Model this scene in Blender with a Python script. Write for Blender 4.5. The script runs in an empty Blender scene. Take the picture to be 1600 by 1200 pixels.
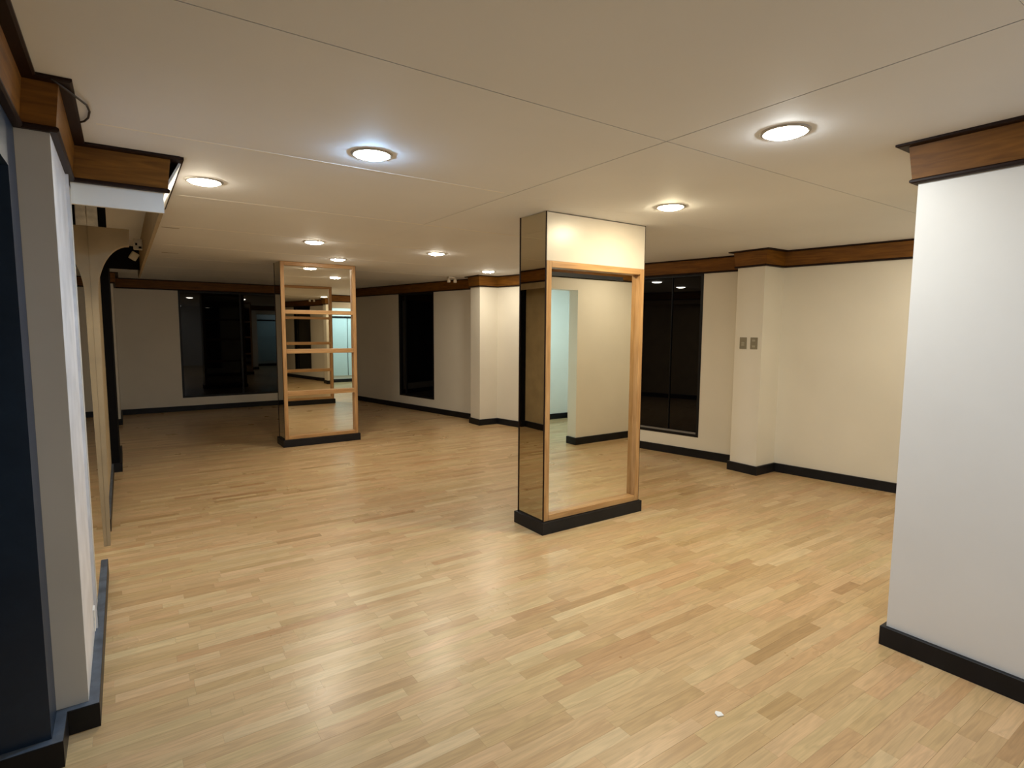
import bpy, bmesh, math, random
from mathutils import Vector, Matrix

random.seed(7)
scene = bpy.context.scene
col = scene.collection

# ------------------------------------------------------------------ camera
F_PX, PITCH, ROLL, YAW, CAM_H = 883.9, 0.09499, 0.00621, 0.60200, 1.60
fw = Vector((math.sin(YAW) * math.cos(PITCH), math.cos(YAW) * math.cos(PITCH), -math.sin(PITCH)))
r0 = Vector((math.cos(YAW), -math.sin(YAW), 0.0))
u0 = r0.cross(fw)
rt = r0 * math.cos(ROLL) + u0 * math.sin(ROLL)
up = u0 * math.cos(ROLL) - r0 * math.sin(ROLL)
cam_data = bpy.data.cameras.new('camera')
cam_data.sensor_fit = 'HORIZONTAL'
cam_data.sensor_width = 36.0
cam_data.lens = F_PX / 1600.0 * 36.0
cam_data.clip_start = 0.02
cam = bpy.data.objects.new('camera', cam_data)
col.objects.link(cam)
cam.matrix_world = Matrix(((rt.x, up.x, -fw.x, 0), (rt.y, up.y, -fw.y, 0), (rt.z, up.z, -fw.z, CAM_H), (0, 0, 0, 1)))
scene.camera = cam

def project(x, y, z):
    v = Vector((x, y, z - CAM_H))
    d = v.dot(fw)
    if d < 0.05:
        return None
    return 800 + F_PX * v.dot(rt) / d, 600 - F_PX * v.dot(up) / d, d

# ------------------------------------------------------------------ world and exposure (night outside)
world = bpy.data.worlds.new('night')
scene.world = world
world.use_nodes = True
world.node_tree.nodes['Background'].inputs[0].default_value = (0.010, 0.012, 0.018, 1)
world.node_tree.nodes['Background'].inputs[1].default_value = 0.3
scene.view_settings.view_transform = 'Standard'
scene.view_settings.look = 'None'
scene.view_settings.gamma = 1.0
scene.view_settings.use_curve_mapping = False
scene.view_settings.exposure = 0.0
LAMP = 200.0            # radiance of a ceiling downlight

# ------------------------------------------------------------------ material helpers
def new_mat(name):
    m = bpy.data.materials.new(name)
    m.use_nodes = True
    nt = m.node_tree
    return m, nt, nt.nodes['Principled BSDF']

def node(nt, kind, **kw):
    n = nt.nodes.new(kind)
    for k, v in kw.items():
        setattr(n, k, v)
    return n

def ramp(nt, stops):
    n = nt.nodes.new('ShaderNodeValToRGB')
    e = n.color_ramp.elements
    while len(e) < len(stops):
        e.new(0.5)
    for s, (p, c) in zip(e, stops):
        s.position = p
        s.color = (*c, 1)
    return n

def paint(name, c, rough=0.55, var=0.06, scale=3.0, bump=0.0, bscale=60.0, spec=0.5):
    """painted surface: slow tonal mottling plus fine relief"""
    m, nt, b = new_mat(name)
    tc = node(nt, 'ShaderNodeTexCoord')
    n1 = node(nt, 'ShaderNodeTexNoise')
    n1.inputs['Scale'].default_value = scale
    n1.inputs['Detail'].default_value = 5
    nt.links.new(tc.outputs['Object'], n1.inputs['Vector'])
    lo = tuple(max(0, v * (1 - var)) for v in c)
    hi = tuple(min(1, v * (1 + var)) for v in c)
    r = ramp(nt, [(0.3, lo), (0.7, hi)])
    nt.links.new(n1.outputs['Fac'], r.inputs['Fac'])
    nt.links.new(r.outputs['Color'], b.inputs['Base Color'])
    b.inputs['Roughness'].default_value = rough
    b.inputs['Specular IOR Level'].default_value = spec
    if bump:
        n2 = node(nt, 'ShaderNodeTexNoise')
        n2.inputs['Scale'].default_value = bscale
        n2.inputs['Detail'].default_value = 3
        nt.links.new(tc.outputs['Object'], n2.inputs['Vector'])
        bp = node(nt, 'ShaderNodeBump')
        bp.inputs['Strength'].default_value = bump
        bp.inputs['Distance'].default_value = 0.004
        nt.links.new(n2.outputs['Fac'], bp.inputs['Height'])
        nt.links.new(bp.outputs['Normal'], b.inputs['Normal'])
    return m

def wood(name, c1, c2, stretch=(1, 12, 12), scale=3.0, rough=0.35, rot=0.0):
    m, nt, b = new_mat(name)
    tc = node(nt, 'ShaderNodeTexCoord')
    mp = node(nt, 'ShaderNodeMapping')
    mp.inputs['Scale'].default_value = stretch
    mp.inputs['Rotation'].default_value = (0, 0, rot)
    nt.links.new(tc.outputs['Object'], mp.inputs['Vector'])
    n1 = node(nt, 'ShaderNodeTexNoise')
    n1.inputs['Scale'].default_value = scale
    n1.inputs['Detail'].default_value = 6
    n1.inputs['Distortion'].default_value = 0.6
    nt.links.new(mp.outputs['Vector'], n1.inputs['Vector'])
    r = ramp(nt, [(0.32, c1), (0.68, c2)])
    nt.links.new(n1.outputs['Fac'], r.inputs['Fac'])
    nt.links.new(r.outputs['Color'], b.inputs['Base Color'])
    b.inputs['Roughness'].default_value = rough
    return m

def plain(name, c, rough=0.5, metal=0.0, spec=0.5):
    m, nt, b = new_mat(name)
    b.inputs['Base Color'].default_value = (*c, 1)
    b.inputs['Roughness'].default_value = rough
    b.inputs['Metallic'].default_value = metal
    b.inputs['Specular IOR Level'].default_value = spec
    return m

def glow(name, c, strength):
    m, nt, b = new_mat(name)
    b.inputs['Base Color'].default_value = (0.9, 0.9, 0.9, 1)
    b.inputs['Emission Color'].default_value = (*c, 1)
    b.inputs['Emission Strength'].default_value = strength
    return m

def plank_material():
    m, nt, b = new_mat('laminate_oak')
    at = node(nt, 'ShaderNodeAttribute', attribute_name='tone')      # r: tone, g/b: grain offset
    sep = node(nt, 'ShaderNodeSeparateColor')
    nt.links.new(at.outputs['Color'], sep.inputs['Color'])
    geo = node(nt, 'ShaderNodeNewGeometry')
    off = node(nt, 'ShaderNodeVectorMath', operation='MULTIPLY_ADD')
    nt.links.new(at.outputs['Color'], off.inputs[0])
    off.inputs[1].default_value = (0.0, 7.0, 13.0)
    nt.links.new(geo.outputs['Position'], off.inputs[2])
    mp = node(nt, 'ShaderNodeMapping')
    mp.inputs['Scale'].default_value = (0.8, 6.0, 6.0)
    nt.links.new(off.outputs['Vector'], mp.inputs['Vector'])
    n1 = node(nt, 'ShaderNodeTexNoise')
    n1.inputs['Scale'].default_value = 3.2
    n1.inputs['Detail'].default_value = 2
    n1.inputs['Distortion'].default_value = 0.4
    nt.links.new(mp.outputs['Vector'], n1.inputs['Vector'])
    # cathedral rings: contour lines of the slow noise
    mul = node(nt, 'ShaderNodeMath', operation='MULTIPLY')
    mul.inputs[1].default_value = 30.0
    nt.links.new(n1.outputs['Fac'], mul.inputs[0])
    sn = node(nt, 'ShaderNodeMath', operation='SINE')
    nt.links.new(mul.outputs[0], sn.inputs[0])
    mp2 = node(nt, 'ShaderNodeMapping')
    mp2.inputs['Scale'].default_value = (3.0, 90.0, 90.0)
    nt.links.new(off.outputs['Vector'], mp2.inputs['Vector'])
    n2 = node(nt, 'ShaderNodeTexNoise')
    n2.inputs['Scale'].default_value = 2.0
    n2.inputs['Detail'].default_value = 4
    nt.links.new(mp2.outputs['Vector'], n2.inputs['Vector'])
    base = ramp(nt, [(0.0, (0.430, 0.268, 0.125)), (0.30, (0.520, 0.345, 0.172)), (0.6, (0.580, 0.405, 0.212)), (1.0, (0.650, 0.478, 0.268))])
    nt.links.new(sep.outputs['Red'], base.inputs['Fac'])
    # value modulation
    a1 = node(nt, 'ShaderNodeMath', operation='MULTIPLY_ADD')
    a1.inputs[1].default_value = 0.065
    a1.inputs[2].default_value = 1.0
    nt.links.new(sn.outputs[0], a1.inputs[0])
    a2 = node(nt, 'ShaderNodeMath', operation='MULTIPLY_ADD')
    a2.inputs[1].default_value = 0.40
    nt.links.new(n2.outputs['Fac'], a2.inputs[0])
    nt.links.new(a1.outputs[0], a2.inputs[2])
    a3 = node(nt, 'ShaderNodeMath', operation='SUBTRACT')
    a3.inputs[1].default_value = 0.23
    nt.links.new(a2.outputs[0], a3.inputs[0])
    hue = ramp(nt, [(0.0, (0.985, 1.005, 0.96)), (0.5, (1.0, 0.99, 0.99)), (1.0, (1.03, 0.95, 0.955))])   # some strips yellower, some pinker
    nt.links.new(sep.outputs['Green'], hue.inputs['Fac'])
    tint = node(nt, 'ShaderNodeVectorMath', operation='MULTIPLY')
    nt.links.new(base.outputs['Color'], tint.inputs[0])
    nt.links.new(hue.outputs['Color'], tint.inputs[1])
    mix = node(nt, 'ShaderNodeVectorMath', operation='SCALE')
    nt.links.new(tint.outputs['Vector'], mix.inputs[0])
    nt.links.new(a3.outputs[0], mix.inputs['Scale'])
    nt.links.new(mix.outputs['Vector'], b.inputs['Base Color'])
    n3 = node(nt, 'ShaderNodeTexNoise')
    n3.inputs['Scale'].default_value = 2.5
    n3.inputs['Detail'].default_value = 4
    nt.links.new(geo.outputs['Position'], n3.inputs['Vector'])
    mr = node(nt, 'ShaderNodeMapRange')
    mr.inputs['To Min'].default_value = 0.24
    mr.inputs['To Max'].default_value = 0.34
    nt.links.new(n3.outputs['Fac'], mr.inputs['Value'])
    nt.links.new(mr.outputs['Result'], b.inputs['Roughness'])
    b.inputs['Specular IOR Level'].default_value = 0.5
    return m

def navy_material():
    m, nt, b = new_mat('navy_paint')
    tc = node(nt, 'ShaderNodeTexCoord')
    n1 = node(nt, 'ShaderNodeTexNoise')
    n1.inputs['Scale'].default_value = 2.2
    n1.inputs['Detail'].default_value = 9
    n1.inputs['Roughness'].default_value = 0.7
    nt.links.new(tc.outputs['Object'], n1.inputs['Vector'])
    r = ramp(nt, [(0.40, (0.008, 0.020, 0.044)), (0.64, (0.013, 0.030, 0.062)), (0.80, (0.05, 0.075, 0.11))])
    nt.links.new(n1.outputs['Fac'], r.inputs['Fac'])
    nt.links.new(r.outputs['Color'], b.inputs['Base Color'])
    b.inputs['Roughness'].default_value = 0.38
    return m

M = {}
M['wall'] = paint('cream_wall_paint', (0.84, 0.79, 0.68), rough=0.5, var=0.035, scale=1.3, bump=0.05, bscale=35)
M['white_wall'] = paint('white_wall_paint', (0.83, 0.81, 0.77), rough=0.42, var=0.03, scale=2.0, bump=0.06, bscale=25)
M['scuffed'] = paint('scuffed_white_paint', (0.72, 0.71, 0.72), rough=0.4, var=0.12, scale=7.0, bump=0.15, bscale=18)
M['pier_front'] = paint('pier_front_grey', (0.60, 0.575, 0.53), rough=0.6, var=0.05, scale=2.0)  # near left pier front, greyer and darker than its side
M['ceiling'] = paint('ceiling_paint', (0.81, 0.825, 0.85), rough=0.7, var=0.03, scale=0.9)
M['joint'] = plain('dark_joint', (0.22, 0.18, 0.14), 0.9)  # dark brown backing in the board gaps, also colours the splits
M['filler'] = plain('joint_filler', (0.90, 0.87, 0.80), 0.8)
M['plank'] = plank_material()
M['subfloor'] = plain('subfloor', (0.30, 0.19, 0.095), 0.8)
M['navy'] = navy_material()
M['black'] = paint('black_baseboard_paint', (0.007, 0.007, 0.009), rough=0.45, var=0.3, scale=6, spec=0.3)
M['grey_top'] = paint('slate_top', (0.075, 0.092, 0.120), rough=0.5, var=0.35, scale=14)  # lighter slate strip on top of the left skirtings
M['black_wall'] = plain('black_wall_paint', (0.003, 0.003, 0.004), 0.8, spec=0.15)
M['crown'] = wood('varnished_crown_wood', (0.130, 0.048, 0.005), (0.240, 0.098, 0.012), stretch=(1.3, 1.3, 14), scale=3.0, rough=0.5)
M['crown'].node_tree.nodes['Principled BSDF'].inputs['Specular IOR Level'].default_value = 0.25
M['crown_lip'] = plain('dark_stained_moulding', (0.016, 0.006, 0.004), 0.5, spec=0.2)
M['oak'] = wood('honey_oak', (0.38, 0.20, 0.075), (0.56, 0.33, 0.14), stretch=(14, 14, 1.2), scale=3.0, rough=0.38)
M['oak_h'] = wood('honey_oak_rail', (0.38, 0.20, 0.075), (0.56, 0.33, 0.14), stretch=(1.2, 14, 14), scale=3.0, rough=0.38)
M['mirror'] = plain('mirror_silver', (0.84, 0.81, 0.72), 0.004, 1.0)
M['bronze'] = plain('bronze_mirror', (0.60, 0.545, 0.41), 0.012, 1.0)
M['frame'] = plain('black_window_frame', (0.006, 0.006, 0.007), 0.4, spec=0.3)
M['top_panel'] = paint('cream_laminate_panel', (0.66, 0.60, 0.52), rough=0.32, var=0.03, scale=3)
M['steel'] = plain('aluminium_track', (0.32, 0.33, 0.34), 0.35, 0.8)
M['glass'] = plain('night_window_glass', (0.002, 0.002, 0.003), 0.01, spec=0.3)
M['ring'] = plain('grey_trim_ring', (0.42, 0.40, 0.37), 0.4, 0.3)
M['plastic'] = plain('beige_grey_plastic', (0.27, 0.235, 0.16), 0.45)
M['plastic_light'] = plain('pale_plastic', (0.42, 0.38, 0.28), 0.4)
M['cream_plastic'] = plain('cream_plastic', (0.62, 0.54, 0.43), 0.45)
M['plaster'] = paint('broken_plaster', (0.72, 0.70, 0.66), rough=0.9, var=0.2, scale=20, bump=0.5, bscale=40)
M['cable'] = plain('dark_cable', (0.02, 0.012, 0.01), 0.5)
M['paper'] = plain('paper_scrap', (0.85, 0.83, 0.78), 0.8)
M['door_glass'] = paint('pale_cyan_panel', (0.58, 0.70, 0.72), rough=0.25, var=0.04, scale=1.5)
M['bracket'] = paint('shaded_tan_panel', (0.33, 0.25, 0.15), rough=0.5, var=0.12, scale=5)  # darker copy of tan: dimness inside the valance put into the colour
M['tan'] = paint('tan_varnished_panel', (0.46, 0.36, 0.22), rough=0.5, var=0.12, scale=5)

# ------------------------------------------------------------------ mesh helpers
class MB:
    def __init__(s):
        s.v, s.f = [], []
    def box(s, x0, x1, y0, y1, z0, z1):
        n = len(s.v)
        s.v += [(x, y, z) for z in (z0, z1) for y in (y0, y1) for x in (x0, x1)]
        s.f += [tuple(n + i for i in q) for q in ((0, 2, 3, 1), (4, 5, 7, 6), (0, 1, 5, 4), (2, 6, 7, 3), (0, 4, 6, 2), (1, 3, 7, 5))]
        return s
    def prism(s, pts, z0, z1):
        """vertical prism over a counter-clockwise plan polygon"""
        n, k = len(s.v), len(pts)
        s.v += [(p[0], p[1], z0) for p in pts] + [(p[0], p[1], z1) for p in pts]
        s.f.append(tuple(n + i for i in reversed(range(k))))
        s.f.append(tuple(n + k + i for i in range(k)))
        for i in range(k):
            j = (i + 1) % k
            s.f.append((n + i, n + j, n + k + j, n + k + i))
        return s
    def obox(s, c, ax, l, w, z0, z1):
        """box along plan direction ax: c start point, length l, width w to the left of ax"""
        ax = Vector(ax).normalized()
        nx = Vector((-ax.y, ax.x))
        p = Vector(c)
        q = [p, p + ax * l, p + ax * l + nx * w, p + nx * w]
        return s.prism([(a.x, a.y) for a in q], z0, z1)
    def lathe(s, prof, cx, cy, n=40):
        k = len(prof)
        b = len(s.v)
        for i in range(n):
            a = 2 * math.pi * i / n
            s.v += [(cx + r * math.cos(a), cy + r * math.sin(a), z) for r, z in prof]
        for i in range(n):
            j = (i + 1) % n
            for t in range(k - 1):
                s.f.append((b + i * k + t, b + j * k + t, b + j * k + t + 1, b + i * k + t + 1))
        return s
    def tube(s, pts, r, n=8):
        b = len(s.v)
        P = [Vector(p) for p in pts]
        for i, p in enumerate(P):
            d = (P[min(i + 1, len(P) - 1)] - P[max(i - 1, 0)]).normalized()
            a = d.orthogonal().normalized() if i == 0 else (a - d * a.dot(d)).normalized()
            c = d.cross(a)
            s.v += [tuple(p + a * (r * math.cos(2 * math.pi * t / n)) + c * (r * math.sin(2 * math.pi * t / n))) for t in range(n)]
        for i in range(len(P) - 1):
            for t in range(n):
                u = (t + 1) % n
                s.f.append((b + i * n + t, b + i * n + u, b + (i + 1) * n + u, b + (i + 1) * n + t))
        s.f.append(tuple(b + t for t in reversed(range(n))))
        e = b + (len(P) - 1) * n
        s.f.append(tuple(e + t for t in range(n)))
        return s
    def sweep(s, poly, prof):
        """mitred sweep of a closed profile [(offset to the right of travel, z)] along a plan polyline"""
        P = [Vector(p) for p in poly]
        k = len(prof)
        b = len(s.v)
        for i, p in enumerate(P):
            if i == 0:
                d0 = d1 = (P[1] - P[0]).normalized()
            elif i == len(P) - 1:
                d0 = d1 = (P[-1] - P[-2]).normalized()
            else:
                d0, d1 = (P[i] - P[i - 1]).normalized(), (P[i + 1] - P[i]).normalized()
            n0, n1 = Vector((d0.y, -d0.x)), Vector((d1.y, -d1.x))
            m = (n0 + n1) / (1.0 + n0.dot(n1))
            s.v += [(p.x + m.x * o, p.y + m.y * o, z) for o, z in prof]
        for i in range(len(P) - 1):
            for t in range(k):
                u = (t + 1) % k
                s.f.append((b + i * k + t, b + i * k + u, b + (i + 1) * k + u, b + (i + 1) * k + t))
        s.f.append(tuple(b + t for t in range(k)))
        e = b + (len(P) - 1) * k
        s.f.append(tuple(e + t for t in reversed(range(k))))
        return s
    def build(s, name, mat, parent=None, bevel=0.0, smooth=False):
        me = bpy.data.meshes.new(name)
        me.from_pydata(s.v, [], s.f)
        bm = bmesh.new()
        bm.from_mesh(me)
        bmesh.ops.recalc_face_normals(bm, faces=bm.faces)
        if bevel:
            bmesh.ops.bevel(bm, geom=list(bm.edges), offset=bevel, segments=2, profile=0.5, affect='EDGES', clamp_overlap=True)
        bm.to_mesh(me)
        bm.free()
        if smooth:
            for p in me.polygons:
                p.use_smooth = True
        me.materials.append(M[mat] if isinstance(mat, str) else mat)
        o = bpy.data.objects.new(name, me)
        col.objects.link(o)
        if parent is not None:
            o.parent = parent
            o.matrix_parent_inverse = parent.matrix_world.inverted()
        return o

def tag(o, label=None, cat=None, group=None, kind=None):
    if label: o['label'] = label
    if cat: o['category'] = cat
    if group: o['group'] = group
    if kind: o['kind'] = kind
    return o

def empty(name, loc, label, cat, group=None, kind=None):
    o = bpy.data.objects.new(name, None)
    o.empty_display_size = 0.1
    o.location = loc
    col.objects.link(o)
    o.matrix_world = Matrix.Translation(loc)
    return tag(o, label, cat, group, kind)

CEIL = 2.49
# plan of the skewed right wall (surface line)
RW_A, RW_B = Vector((4.318, 12.54)), Vector((6.044, 4.10))
RW_D = (RW_B - RW_A).normalized()
def rwx(y):
    return RW_A.x + (RW_B.x - RW_A.x) * (y - RW_A.y) / (RW_B.y - RW_A.y)
def rw_s(y):                      # distance along the wall from its far end
    return (Vector((rwx(y), y)) - RW_A).length

# ------------------------------------------------------------------ floor of laminate strips
floor = MB().box(-1.6, 7.2, -2.7, 12.8, -0.10, -0.006).build('floor', 'subfloor')
tag(floor, 'honey oak laminate floor of narrow staggered strips', 'floor', kind='structure')
ROW = 0.0655
strips = []
nrow = int((12.62 + 2.6) / ROW)
for r in range(nrow):
    y0 = -2.6 + r * ROW
    y1 = y0 + ROW
    x = -1.5 - random.random() * 0.4
    xmax = (rwx(y0) if y0 > 3.6 else 6.75) + 0.10
    xmin = -0.42 if y0 > 2.6 else -1.45
    third = r % 3 == 2
    while x < xmax:
        l = random.choice((0.24, 0.31, 0.38, 0.45, 0.52, 0.60)) + random.random() * 0.05
        xa, xb = max(x, xmin), min(x + l, xmax)
        if xb - xa > 0.03:
            strips.append((xa, xb, y0, y1, third))
        x += l
def strip_geom(xa, xb, y0, y1, third):
    g = 0.0002
    gy = 0.0006 if third else 0.0002
    xa, xb, y0, y1 = xa + g, xb - g, y0 + g, y1 - gy
    v = [(xa, y0, -0.006), (xb, y0, -0.006), (xb, y1, -0.006), (xa, y1, -0.006),
         (xa, y0, 0), (xb, y0, 0), (xb, y1, 0), (xa, y1, 0)]
    f = [(4, 5, 6, 7)]
    for i in range(4):
        j = (i + 1) % 4
        f.append((i, j, 4 + j, 4 + i))
    return v, f
def strip_score(s):
    cx, cy = (s[0] + s[1]) / 2, (s[2] + s[3]) / 2
    p = project(cx, cy, 0)
    if not p or not (20 < p[0] < 1580 and 560 < p[1] < 1195):
        return 0
    if cx < -0.1 or (cx > 3.1 and cy < 1.25):
        return 0
    q = [project(a, b, 0) for a, b in ((s[0], s[2]), (s[1], s[2]), (s[1], s[3]), (s[0], s[3]))]
    if any(k is None for k in q):
        return 0
    return abs(sum(q[i][0] * q[(i + 1) % 4][1] - q[(i + 1) % 4][0] * q[i][1] for i in range(4))) / 2
order = sorted(range(len(strips)), key=lambda i: -strip_score(strips[i]))
def tone_attr(me, cols):
    a = me.color_attributes.new('tone', 'FLOAT_COLOR', 'POINT')
    a.data.foreach_set('color', cols)
def rnd_tone():
    t = min(1, max(0, random.gauss(0.5, 0.19)))
    return [t, random.random(), random.random(), 1.0]
for i in order[:300]:
    v, f = strip_geom(*strips[i])
    me = bpy.data.meshes.new('floor_plank')
    me.from_pydata(v, [], f)
    tone_attr(me, rnd_tone() * len(v))
    me.materials.append(M['plank'])
    o = bpy.data.objects.new('floor_plank', me)
    col.objects.link(o)
    o.parent = floor
V, Fc, Cc = [], [], []
for i in order[300:]:
    v, f = strip_geom(*strips[i])
    n = len(V)
    V += v
    Fc += [tuple(n + k for k in q) for q in f]
    Cc += rnd_tone() * len(v)
me = bpy.data.meshes.new('floor_strips')
me.from_pydata(V, [], Fc)
tone_attr(me, Cc)
me.materials.append(M['plank'])
o = bpy.data.objects.new('floor_strips', me)
col.objects.link(o)
o.parent = floor
o['kind'] = 'stuff'

# ------------------------------------------------------------------ ceiling of boards with joints
ceiling = MB().box(-1.6, 7.2, -2.7, 12.8, CEIL + 0.012, CEIL + 0.10).build('ceiling', 'joint')
tag(ceiling, 'off white painted ceiling of large boards with thin joints', 'ceiling', kind='structure')
ys = [-2.7, -0.75, 0.56, 1.87, 3.16, 4.50, 5.86, 7.20, 8.50, 9.80, 11.10, 12.8]
xs = [-1.6, -0.28, 2.16, 4.60, 7.2]
for i in range(len(xs) - 1):
    for j in range(len(ys) - 1):
        gx0 = 0.003 if xs[i] == 2.16 else 0.0006
        gx1 = 0.003 if xs[i + 1] == 2.16 else 0.0006
        gy0 = 0.0028 if ys[j] == 1.87 else 0.0007
        gy1 = 0.0028 if ys[j + 1] == 1.87 else 0.0007
        if ys[j] > 4:
            gx0 = gx1 = 0.0005
        MB().box(xs[i] + gx0, xs[i + 1] - gx1, ys[j] + gy0, ys[j + 1] - gy1, CEIL, CEIL + 0.0125).build('ceiling_board', 'ceiling', ceiling)
# raised filler ridges along the patched joints
for y, x0, x1 in ((3.16, -0.05, 2.1), (4.50, 0.36, 3.4), (5.86, 0.4, 2.9), (7.20, 0.4, 3.9), (8.50, 0.4, 4.9), (9.80, 0.35, 4.7), (11.10, 0.1, 4.5)):
    MB().box(x0, x1, y - 0.010, y + 0.004, CEIL - 0.0013, CEIL + 0.001).build('joint_ridge', 'filler', ceiling)

# short splits in the ceiling beside the valance
for x0, x1, y in ((0.33, 0.47, 5.98), (0.43, 0.60, 7.95)):
    MB().box(x0, x1, y - 0.012, y + 0.012, CEIL - 0.0006, CEIL + 0.001).build('ceiling_split', 'joint', ceiling)

# ------------------------------------------------------------------ walls
def wall_run(mb, p0, p1, thick, openings, z1=CEIL):
    """wall from p0 to p1 (room on the right of travel), thickness to the left"""
    p0, p1 = Vector(p0), Vector(p1)
    ax = (p1 - p0).normalized()
    L = (p1 - p0).length
    s = 0.0
    for a, b, z0, zt in sorted(openings):
        if a > s:
            mb.obox(p0 + ax * s, ax, a - s, thick, 0, z1)
        if z0 > 0:
            mb.obox(p0 + ax * a, ax, b - a, thick, 0, z0)
        if zt < z1:
            mb.obox(p0 + ax * a, ax, b - a, thick, zt, z1)
        s = b
    if s < L:
        mb.obox(p0 + ax * s, ax, L - s, thick, 0, z1)
    return mb
def struct(o, label=None, cat='wall'):
    return tag(o, label, cat, kind='structure')

WZ0, WZ1 = 0.256, 2.318
FARY = 12.54
FAR_WIN = (0.905, 2.72)
RW_WINS = [(rw_s(10.865), rw_s(9.752)), (rw_s(5.40), rw_s(4.50))]

struct(wall_run(MB(), (-1.2, FARY), (4.318, FARY), 0.15, [(FAR_WIN[0] + 1.2, FAR_WIN[1] + 1.2, WZ0, WZ1)]).build('wall_far', 'wall'),
       'cream far wall holding the wide black window')
struct(wall_run(MB(), RW_A, RW_B + RW_D * 0.3, 0.15, [(a, b, WZ0, WZ1) for a, b in RW_WINS]).build('wall_right', 'wall'),
       'long cream slanting wall on the right with two tall black windows')
struct(wall_run(MB(), (6.10, 3.70), (6.535, 0.98), 0.15, []).build('wall_right_front', 'wall'),
       'plain cream wall between the switch pier and the white block')
struct(MB().box(4.885, 5.45, 8.06, 8.36, 0, CEIL).build('wall_pier', 'wall'), 'narrow cream pier on the right wall beside the slim window')
struct(MB().box(5.765, 6.35, 3.57, 3.90, 0, CEIL).build('wall_pier', 'wall'), 'cream pier on the right wall carrying two switch plates')
struct(MB().box(3.165, 4.35, -2.55, 1.195, 0, CEIL).build('wall_block', 'white_wall'), 'big white wall block at the right edge of the view')
struct(MB().box(5.18, 6.75, 0.80, 0.98, 0, CEIL).build('wall_front', 'wall'), 'cream wall stub facing the mirror column, seen in its mirror')
struct(MB().box(4.352, 5.18, 0.80, 0.98, 2.15, CEIL).build('wall_lintel', 'wall'), 'cream lintel over the side passage opening')
struct(MB().box(4.35, 6.85, -1.15, -1.0, 0, CEIL).build('wall_back_passage', 'white_wall'), 'white end wall of the cool lit side passage')
struct(MB().box(6.68, 6.83, -1.15, 0.98, 0, CEIL).build('wall_side_passage', 'white_wall'), 'white side wall of the cool lit side passage')
struct(MB().box(-0.6, 3.3, -2.70, -2.55, 0, CEIL).build('wall_back', 'white_wall'), 'white back wall behind the viewpoint')
struct(MB().box(-0.55, -0.285, -2.6, 0.9, 0, CEIL).build('wall_left_back', 'navy'), 'navy side wall behind the viewpoint')

# left side: navy jamb with a doorway recess, then pier, mirror, tan wall, black pier
wl = MB()
wl.box(-1.45, -0.285, 2.545, 2.735, 0, CEIL)
wl.box(-0.55, -0.285, 0.9, 2.545, 2.135, CEIL)
wl.box(-1.50, -1.40, 0.6, 2.735, 0, CEIL)
wl.box(-1.45, -0.55, 0.6, 0.9, 0, CEIL)
struct(wl.build('wall_left', 'navy'), 'navy painted doorway jamb at the left edge')
pier = MB().box(-0.60, -0.183, 2.735, 3.40, 0, CEIL).build('wall_left_pier', 'scuffed')
struct(pier, 'near left pier with grey front and scuffed white side')
MB().box(-0.286, -0.1835, 2.7315, 2.7355, 0.0, 2.34).build('front_face', 'pier_front', pier)
struct(MB().box(-0.60, -0.168, 5.10, 7.58, 0, CEIL).build('wall_left_middle', 'tan'), 'tan wall strip beyond the left mirror')
struct(MB().box(-0.60, -0.171, 3.40, 5.10, 0, CEIL).build('wall_left_recess', 'scuffed'), 'wall behind the left mirror')
struct(MB().box(-0.60, -0.092, 7.58, 8.70, 0, CEIL).build('wall_black_pier', 'black_wall'), 'black pier on the left wall')
struct(MB().box(-0.75, -0.35, 8.70, 12.6, 0, CEIL).build('wall_left_far', 'wall'), 'cream left wall towards the far corner')
struct(MB().box(-0.75, -0.087, 11.27, 12.6, 0, CEIL).build('wall_corner_pier', 'wall'), 'cream corner pier at the far left')

# ------------------------------------------------------------------ skirting boards
def base(name, poly, label, t=0.022, h=0.10, mat='black'):
    o = MB().sweep(poly, [(0, 0), (t, 0), (t, h - 0.003), (t - 0.003, h), (0, h)]).build(name, mat)
    return struct(o, label, 'skirting board')
RIGHT_POLY = [(RW_A.x, RW_A.y), (rwx(8.36), 8.36), (4.885, 8.36), (4.885, 8.06), (rwx(8.06), 8.06), (rwx(3.90), 3.90),
              (5.765, 3.90), (5.765, 3.57), (6.121, 3.57), (6.535, 0.98), (5.18, 0.98), (5.18, 0.80)]
RIGHT_CROWN = RIGHT_POLY[:-2] + [(4.352, 0.98)]
base('baseboard_far', [(-0.087, FARY), (4.318, FARY)], 'black skirting under the wide far window')
base('baseboard_right', RIGHT_POLY, 'black skirting along the right wall and its piers')
base('baseboard_block', [(4.35, -1.0), (4.35, 1.195), (3.165, 1.195), (3.165, -2.5)], 'black skirting round the white block at the right edge')
base('baseboard_passage', [(6.68, 0.80), (6.68, -1.0), (4.35, -1.0)], 'black skirting in the side passage')
b1 = base('baseboard_left', [(-1.40, 2.545), (-0.285, 2.545), (-0.285, 2.735), (-0.183, 2.735), (-0.183, 4.42)], 'black skirting with slate top round the near left pier', t=0.036)
MB().sweep([(-1.40, 2.545), (-0.285, 2.545), (-0.285, 2.735), (-0.183, 2.735), (-0.183, 4.42)],
           [(0.001, 0.0995), (0.0345, 0.0995), (0.0345, 0.1012), (0.001, 0.1012)]).build('top_edge', 'grey_top', b1)
b2 = base('baseboard_left_middle', [(-0.168, 5.35), (-0.168, 7.56)], 'black skirting under the tan strip on the left', t=0.022)
MB().sweep([(-0.168, 5.35), (-0.168, 7.56)], [(0.001, 0.0995), (0.0205, 0.0995), (0.0205, 0.1012), (0.001, 0.1012)]).build('top_edge', 'grey_top', b2)
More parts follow.
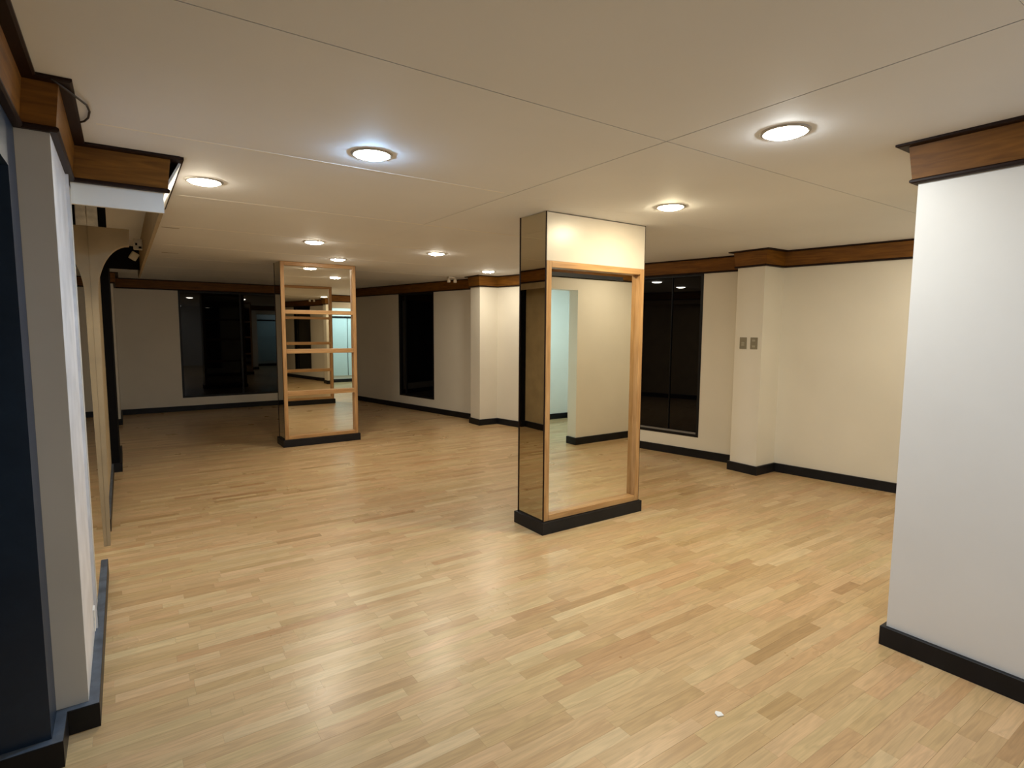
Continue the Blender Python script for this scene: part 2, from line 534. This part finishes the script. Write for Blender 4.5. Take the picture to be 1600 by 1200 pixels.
base('baseboard_black_pier', [(-0.30, 7.58), (-0.092, 7.58), (-0.092, 8.70)], 'black block at the foot of the black pier')
base('baseboard_corner_pier', [(-0.35, 8.70), (-0.35, 11.27), (-0.087, 11.27), (-0.087, FARY)], 'black skirting round the far left corner pier')

# ------------------------------------------------------------------ crown mouldings
BOARD = [(0, 2.326), (0.020, 2.326), (0.036, 2.478), (0, 2.478)]
TOPLIP = [(0, 2.476), (0.070, 2.476), (0.078, 2.480), (0.078, CEIL - 0.0005), (0, CEIL - 0.0005)]
BOTLIP = [(0, 2.308), (0.022, 2.308), (0.029, 2.313), (0.029, 2.322), (0.022, 2.328), (0, 2.328)]
def crown(name, poly, label):
    o = MB().sweep(poly, BOARD).build(name, 'crown')
    struct(o, label, 'crown moulding')
    MB().sweep(poly, TOPLIP).build('top_lip', 'crown_lip', o)
    MB().sweep(poly, BOTLIP).build('bottom_lip', 'crown_lip', o)
    return o
crown('trim_1', [(-0.285, -2.5), (-0.285, 2.735), (-0.183, 2.735), (-0.183, 3.57), (0.215, 3.57), (0.215, 3.574)], 'brown crown moulding stepping round the near left pier')
crown('trim_2', [(-0.087, FARY), (4.318, FARY)], 'brown crown moulding over the wide far window')
crown('trim_3', RIGHT_CROWN, 'brown crown moulding along the right wall and its piers')
crown('trim_4', [(4.35, -1.0), (4.35, 1.195), (3.165, 1.195), (3.165, -2.5)], 'brown crown moulding round the white block')
crown('trim_5', [(0.215, 5.0), (0.215, 8.45)], 'brown crown moulding on the far side of the valance')
crown('trim_6', [(-0.35, 8.70), (-0.35, 11.27), (-0.087, 11.27), (-0.087, FARY)], 'brown crown moulding round the far left corner pier')
struct(MB().sweep([(0.215, 3.578), (0.215, 4.95)], [(0.0005, 2.33), (0.012, 2.33), (0.088, 2.474), (0.076, 2.474)]).build('trim_8', 'plaster'),
       'bare white backing board showing where the crown is broken', 'crown moulding')
# stripped stretch: only the dark ceiling strip is left
struct(MB().sweep([(0.215, 3.50), (0.215, 5.0)], [(0.045, 2.474), (0.095, 2.474), (0.095, CEIL - 0.0005), (0.045, CEIL - 0.0005)]).build('trim_7', 'crown_lip'),
       'dark ceiling strip left where the crown board is missing', 'crown moulding')

# ------------------------------------------------------------------ windows
def window(name, p0, ax, L, label, mull=(), track=False):
    """p0 plan start, ax plan direction with the room on its right"""
    ax = Vector(ax).normalized()
    nx = Vector((-ax.y, ax.x))           # outwards
    p0 = Vector(p0)
    t, d0, d1 = 0.035, -0.004, 0.06
    fr = MB()
    fr.obox(p0 + nx * d0, ax, t, d1, WZ0, WZ1)
    fr.obox(p0 + ax * (L - t) + nx * d0, ax, t, d1, WZ0, WZ1)
    fr.obox(p0 + ax * t + nx * d0, ax, L - 2 * t, d1, WZ0, WZ0 + t)
    fr.obox(p0 + ax * t + nx * d0, ax, L - 2 * t, d1, WZ1 - t, WZ1)
    root = fr.build(name, 'frame')
    struct(root, label, 'window')
    edges = [t] + [m for m, w in mull] + [L - t]
    widths = [0] + [w for m, w in mull] + [0]
    for i in range(len(edges) - 1):
        a, b = edges[i] + widths[i] / 2, edges[i + 1] - widths[i + 1] / 2
        MB().obox(p0 + ax * a + nx * 0.030, ax, b - a, 0.008, WZ0 + t, WZ1 - t).build('pane', 'glass', root)
    for m, w in mull:
        MB().obox(p0 + ax * (m - w / 2) + nx * 0.012, ax, w, 0.04, WZ0 + t, WZ1 - t).build('mullion', 'frame', root)
    if track:
        MB().obox(p0 + ax * t + nx * 0.008, ax, L - 2 * t, 0.018, WZ0 + t, WZ0 + t + 0.022).build('lower_track', 'steel', root)
        MB().obox(p0 + ax * t + nx * 0.002, ax, L - 2 * t, 0.006, WZ0 + t, WZ0 + t + 0.010).build('track_lip', 'steel', root)
    return root
window('window_1', (FAR_WIN[0], FARY), (1, 0), FAR_WIN[1] - FAR_WIN[0], 'wide black framed window in the dim far wall', [(1.08, 0.03)])
a, b = RW_WINS[0]
window('window_2', RW_A + RW_D * a, RW_D, b - a, 'slim black window on the right wall beyond the narrow pier', [(0.20, 0.03)])
a, b = RW_WINS[1]
window('window_3', RW_A + RW_D * a, RW_D, b - a, 'tall black window just right of the near mirror column', [((b - a) * 0.53, 0.006)], track=True)

# cyan panel door in the side passage (seen in the mirrors)
dr = MB().box(4.55, 6.18, -0.998, -0.965, 0.20, 1.92).build('door_1', 'door_glass')
struct(dr, 'pale cyan panel door in the side passage', 'door')
MB().box(4.53, 6.20, -0.998, -0.955, 1.92, 1.98).build('top_rail', 'frame', dr)
MB().box(5.60, 5.615, -0.966, -0.960, 0.20, 1.92).build('door_joint', 'frame', dr)

# ------------------------------------------------------------------ mirror columns
def mirror_face(root, x0, x1, y, out, z0, z1, bars=(), st=0.048, depth=0.055, rail=False):
    """framed mirror on a column face; out = -1 faces the viewer, +1 faces away"""
    yo, yi = y, y - out * depth
    ya, yb = min(yo, yi), max(yo, yi)
    MB().box(x0, x0 + st, ya, yb, z0, z1).build('frame_stile', 'oak', root, bevel=0.003)
    MB().box(x1 - st, x1, ya, yb, z0, z1).build('frame_stile', 'oak', root, bevel=0.003)
    MB().box(x0 + st, x1 - st, ya, yb, z1 - st, z1).build('frame_rail', 'oak_h', root, bevel=0.003)
    MB().box(x0 + st, x1 - st, ya, yb, z0, z0 + st).build('frame_rail', 'oak_h', root, bevel=0.003)
    for za, zb in bars:
        MB().box(x0 + st, x1 - st, ya, yb, za, zb).build('shelf_bar', 'oak_h', root, bevel=0.003)
    zs = [z0 + st] + [z for ab in bars for z in ab] + [z1 - st]
    for k in range(0, len(zs), 2):
        MB().box(x0 + st - 0.004, x1 - st + 0.004, min(yi, yi + out * 0.006), max(yi, yi + out * 0.006), zs[k] - 0.004, zs[k + 1] + 0.004).build('mirror_pane', 'mirror', root)
BARS = [(0.695, 0.757), (1.268, 1.326), (1.800, 1.852)]
def column(x0, x1, y0, y1, label, tall_front):
    root = empty('mirror_column', ((x0 + x1) / 2, (y0 + y1) / 2, 0), label, 'mirror column')
    d = 0.055
    MB().box(x0 + 0.012, x1 - 0.012, y0 + d + 0.001, y1 - d - 0.001, 0.0, CEIL - 0.001).build('core', 'wall', root)
    pl = MB()
    pl.prism([(x0 - 0.022, y0 - 0.022), (x1 + 0.022, y0 - 0.022), (x1 + 0.022, y1 + 0.022), (x0 - 0.022, y1 + 0.022)], 0, 0.098)
    pl.build('plinth', 'black', root, bevel=0.003)
    # bronze mirror cladding on the narrow sides
    for xa, xb in ((x0 + 0.004, x0 + 0.012), (x1 - 0.012, x1 - 0.004)):
        MB().box(xa, xb, y0 + 0.004, y1 - 0.004, 0.098, CEIL - 0.004).build('side_mirror', 'bronze', root)
        xo = xa if xa < (x0 + x1) / 2 else xb
        MB().box(min(xo, xo + (0.004 if xo > x0 + 0.1 else -0.004)), max(xo, xo + (0.004 if xo > x0 + 0.1 else -0.004)), y0, y0 + 0.010, 0.098, CEIL - 0.002).build('edge_strip', 'crown_lip', root)
        MB().box(min(xo, xo + (0.004 if xo > x0 + 0.1 else -0.004)), max(xo, xo + (0.004 if xo > x0 + 0.1 else -0.004)), y1 - 0.010, y1, 0.098, CEIL - 0.002).build('edge_strip', 'crown_lip', root)
    if tall_front:
        mirror_face(root, x0 + 0.008, x1 - 0.002, y0, -1, 0.100, CEIL - 0.002, BARS)
    else:
        mirror_face(root, x0 + 0.008, x1 - 0.002, y0, -1, 0.100, 2.125)
        MB().box(x0 + 0.008, x1 - 0.002, y0 + 0.002, y0 + d, 2.125, CEIL - 0.006).build('top_panel', 'top_panel', root, bevel=0.002)
        MB().box(x0 + 0.055, x0 + 0.055 + 0.775, y0 + 0.018, y0 + 0.040, 2.022, 2.046).build('hanging_rail', 'frame', root)
        MB().box(x0 + 0.055, x0 + 0.055 + 0.775, y0 + 0.012, y0 + 0.018, 2.016, 2.030).build('rail_lip', 'frame', root)
    mirror_face(root, x0 + 0.008, x1 - 0.002, y1, 1, 0.100, CEIL - 0.002, BARS)
    return root
column(2.652, 3.722, 3.418, 3.765, 'near mirror column with one tall oak framed mirror under a white panel', False)
column(1.742, 2.762, 7.945, 8.285, 'far mirror column with three oak bars across its mirror', True)

# ------------------------------------------------------------------ left mirror, bracket and valance
lm = MB().box(-0.1705, -0.166, 3.402, 5.0, 0.102, 2.36).build('wall_mirror', 'mirror')
MB().box(-0.1705, -0.166, 4.43, 5.0, 0.0, 0.102).build('mirror_foot', 'mirror', lm)
tag(lm, 'tall wall mirror between the scuffed white pier and the tan strip', 'mirror')
# coved bracket
pts = [(-0.1655, 2.305), (-0.1655, 0.0), (-0.146, 0.0), (-0.135, 0.80), (-0.129, 1.50)]
pts += [(0.072 - 0.200 * math.cos(t), 1.82 + 0.37 * math.sin(t)) for t in [math.pi / 2 * k / 12 for k in range(13)]] + [(0.075, 2.305)]
bk = MB()
n = len(pts)
bk.v += [(x, 5.0, z) for x, z in pts] + [(x, 5.10, z) for x, z in pts]
bk.f.append(tuple(range(n)))
bk.f.append(tuple(reversed(range(n, 2 * n))))
for i in range(n):
    j = (i + 1) % n
    bk.f.append((i, j, n + j, n + i))
tag(bk.build('arched_bracket', 'bracket'), 'tan arched bracket under the broken valance on the left', 'bracket')

va = empty('valance', (0.0, 5.0, 0), 'white boxed valance with broken crown at the left ceiling', 'valance')
MB().box(-0.183, 0.215, 3.57, 3.59, 2.205, CEIL - 0.001).build('front_board', 'white_wall', va)
MB().box(0.195, 0.215, 3.59, 8.45, 2.215, CEIL - 0.001).build('side_board', 'bracket', va)
MB().box(-0.19, 0.195, 7.575, 7.60, 2.238, CEIL - 0.001).build('black_board', 'black_wall', va)
MB().box(-0.165, -0.103, 5.00, 5.02, 2.306, CEIL - 0.001).build('ceiling_batten', 'plaster', va)
MB().box(-0.103, -0.056, 4.995, 5.02, 2.306, 2.44).build('cable_slot', 'black_wall', va)
# dangling broken fitting at the valance
bf = empty('broken_fitting', (0.15, 6.2, 2.3), 'torn pale fitting dangling inside the valance beside the black board', 'fitting')
MB().box(0.12, 0.19, 6.2, 6.23, 2.30, 2.40).build('torn_plate', 'plaster', bf, bevel=0.006)
k = MB().box(-0.03, 0.03, -0.015, 0.015, -0.035, 0.035).build('clip', 'plastic_light', bf, bevel=0.005)
k.matrix_parent_inverse = Matrix.Identity(4)
k.location = (-0.03, -0.02, -0.06)
k.rotation_euler = (0.2, 0.5, 0.3)
MB().box(0.135, 0.150, 6.19, 6.20, 2.34, 2.36).build('screw_hole', 'black_wall', bf)
MB().box(0.160, 0.180, 6.19, 6.20, 2.315, 2.330).build('screw_hole', 'black_wall', bf)

# loose cable hanging from the ceiling strip
cp = [(-0.165, 2.66, 2.478), (-0.135, 2.70, 2.470), (-0.115, 2.745, 2.468), (-0.095, 2.80, 2.470), (-0.072, 2.88, 2.476), (-0.066, 2.97, 2.480), (-0.074, 3.06, 2.480), (-0.090, 3.12, 2.480), (-0.105, 3.15, 2.482)]
tag(MB().tube(cp, 0.004).build('loose_cable', 'cable', smooth=True), 'thin dark cable looping out over the near left crown', 'cable')
# broken plaster on the near pier
tag(MB().box(-0.186, -0.176, 3.30, 3.36, 0.13, 0.24).build('corner_guard', 'plaster', bevel=0.003), 'small chipped white corner guard at the foot of the scuffed pier', 'corner guard')

# ------------------------------------------------------------------ downlights
def downlight(x, y, c, k, label, r=0.088):
    root = empty('downlight', (x, y, CEIL), label, 'downlight', 'recessed ceiling downlights')
    MB().lathe([(r, CEIL), (r, CEIL - 0.006), (r + 0.006, CEIL - 0.008), (r + 0.016, CEIL - 0.004), (r + 0.018, CEIL)], x, y).build('trim_ring', 'ring', root, smooth=True)
    m = glow('lamp_glow', c, LAMP * k)
    n = 6
    prof = [(0.0005, CEIL - 0.023)] + [(r * math.sin(math.pi / 2 * t / n), CEIL - 0.003 - 0.020 * math.cos(math.pi / 2 * t / n)) for t in range(1, n + 1)]
    MB().lathe(prof, x, y, 32).build('lens', m, root, smooth=True)
    return root
WARM, NEUT, COOL, BLUE = (1.0, 0.91, 0.74), (0.97, 1.0, 0.97), (0.84, 0.95, 1.08), (0.48, 0.76, 1.10)
downlight(0.456, 3.981, WARM, 0.8, 'warm downlight closest to the broken valance')
downlight(1.096, 2.872, BLUE, 1.5, 'bluish downlight, the only blue one')
downlight(2.488, 1.476, NEUT, 0.95, 'largest white downlight, near the white block')
downlight(3.295, 2.795, (1.0, 0.85, 0.56), 1.65, 'warm downlight right of the near mirror column top')
downlight(1.673, 6.042, WARM, 0.95, 'warm downlight in front of the far mirror column, left one')
downlight(2.323, 7.335, WARM, 0.6, 'warm downlight directly above the top of the far mirror column')
downlight(3.086, 6.073, WARM, 0.95, 'warm downlight midway between the two mirror columns')
downlight(4.651, 7.427, WARM, 0.85, 'small warm downlight beside the narrow pier crown')
# lamps that light the part of the room behind the viewpoint
downlight(1.75, 0.10, COOL, 0.95, 'white downlight over the viewpoint, out of view')
downlight(1.90, -1.2, NEUT, 0.7, 'white downlight behind the viewpoint, out of view')
downlight(5.60, 1.70, WARM, 0.75, 'white downlight hidden behind the white block, out of view')
downlight(5.55, -0.10, (0.62, 0.90, 1.0), 2.0, 'cool downlight of the side passage, seen only as glow in the mirrors')

# ------------------------------------------------------------------ small things
def switch_plate(y0, y1, z0, z1, label, rockers):
    x = 5.765
    root = MB().box(x - 0.008, x - 0.0005, y0, y1, z0, z1).build('switch_plate', 'plastic', bevel=0.002)
    tag(root, label, 'switch plate', 'wall plates on the switch pier')
    for za, zb in rockers:
        MB().box(x - 0.012, x - 0.008, (y0 + y1) / 2 - 0.018, (y0 + y1) / 2 + 0.018, za, zb).build('rocker', 'plastic_light', root, bevel=0.001)
switch_plate(3.750, 3.835, 1.405, 1.535, 'beige switch plate nearer the tall window', [(1.440, 1.458), (1.463, 1.481)])
switch_plate(3.618, 3.703, 1.405, 1.535, 'beige outlet plate nearer the pier corner', [(1.425, 1.448), (1.490, 1.512)])

em = empty('emergency_light', (4.62, 8.55, CEIL), 'small cream twin head emergency light at the crown', 'emergency light')
MB().box(4.56, 4.68, 8.52, 8.60, CEIL - 0.03, CEIL - 0.001).build('housing', 'cream_plastic', em, bevel=0.006)
for dx in (-0.06, 0.06):
    h = MB().lathe([(0.001, CEIL - 0.10), (0.026, CEIL - 0.10), (0.032, CEIL - 0.085), (0.026, CEIL - 0.05), (0.010, CEIL - 0.03)], 4.62 + dx, 8.53, 20).build('lamp_head', 'cream_plastic', em, smooth=True)

tag(MB().prism([(1.968, 1.335), (1.995, 1.325), (2.003, 1.345), (1.99, 1.362), (1.975, 1.355)], 0.0005, 0.004).build('paper_scrap', 'paper'), 'tiny white paper scrap on the floor before the white block', 'paper scrap')
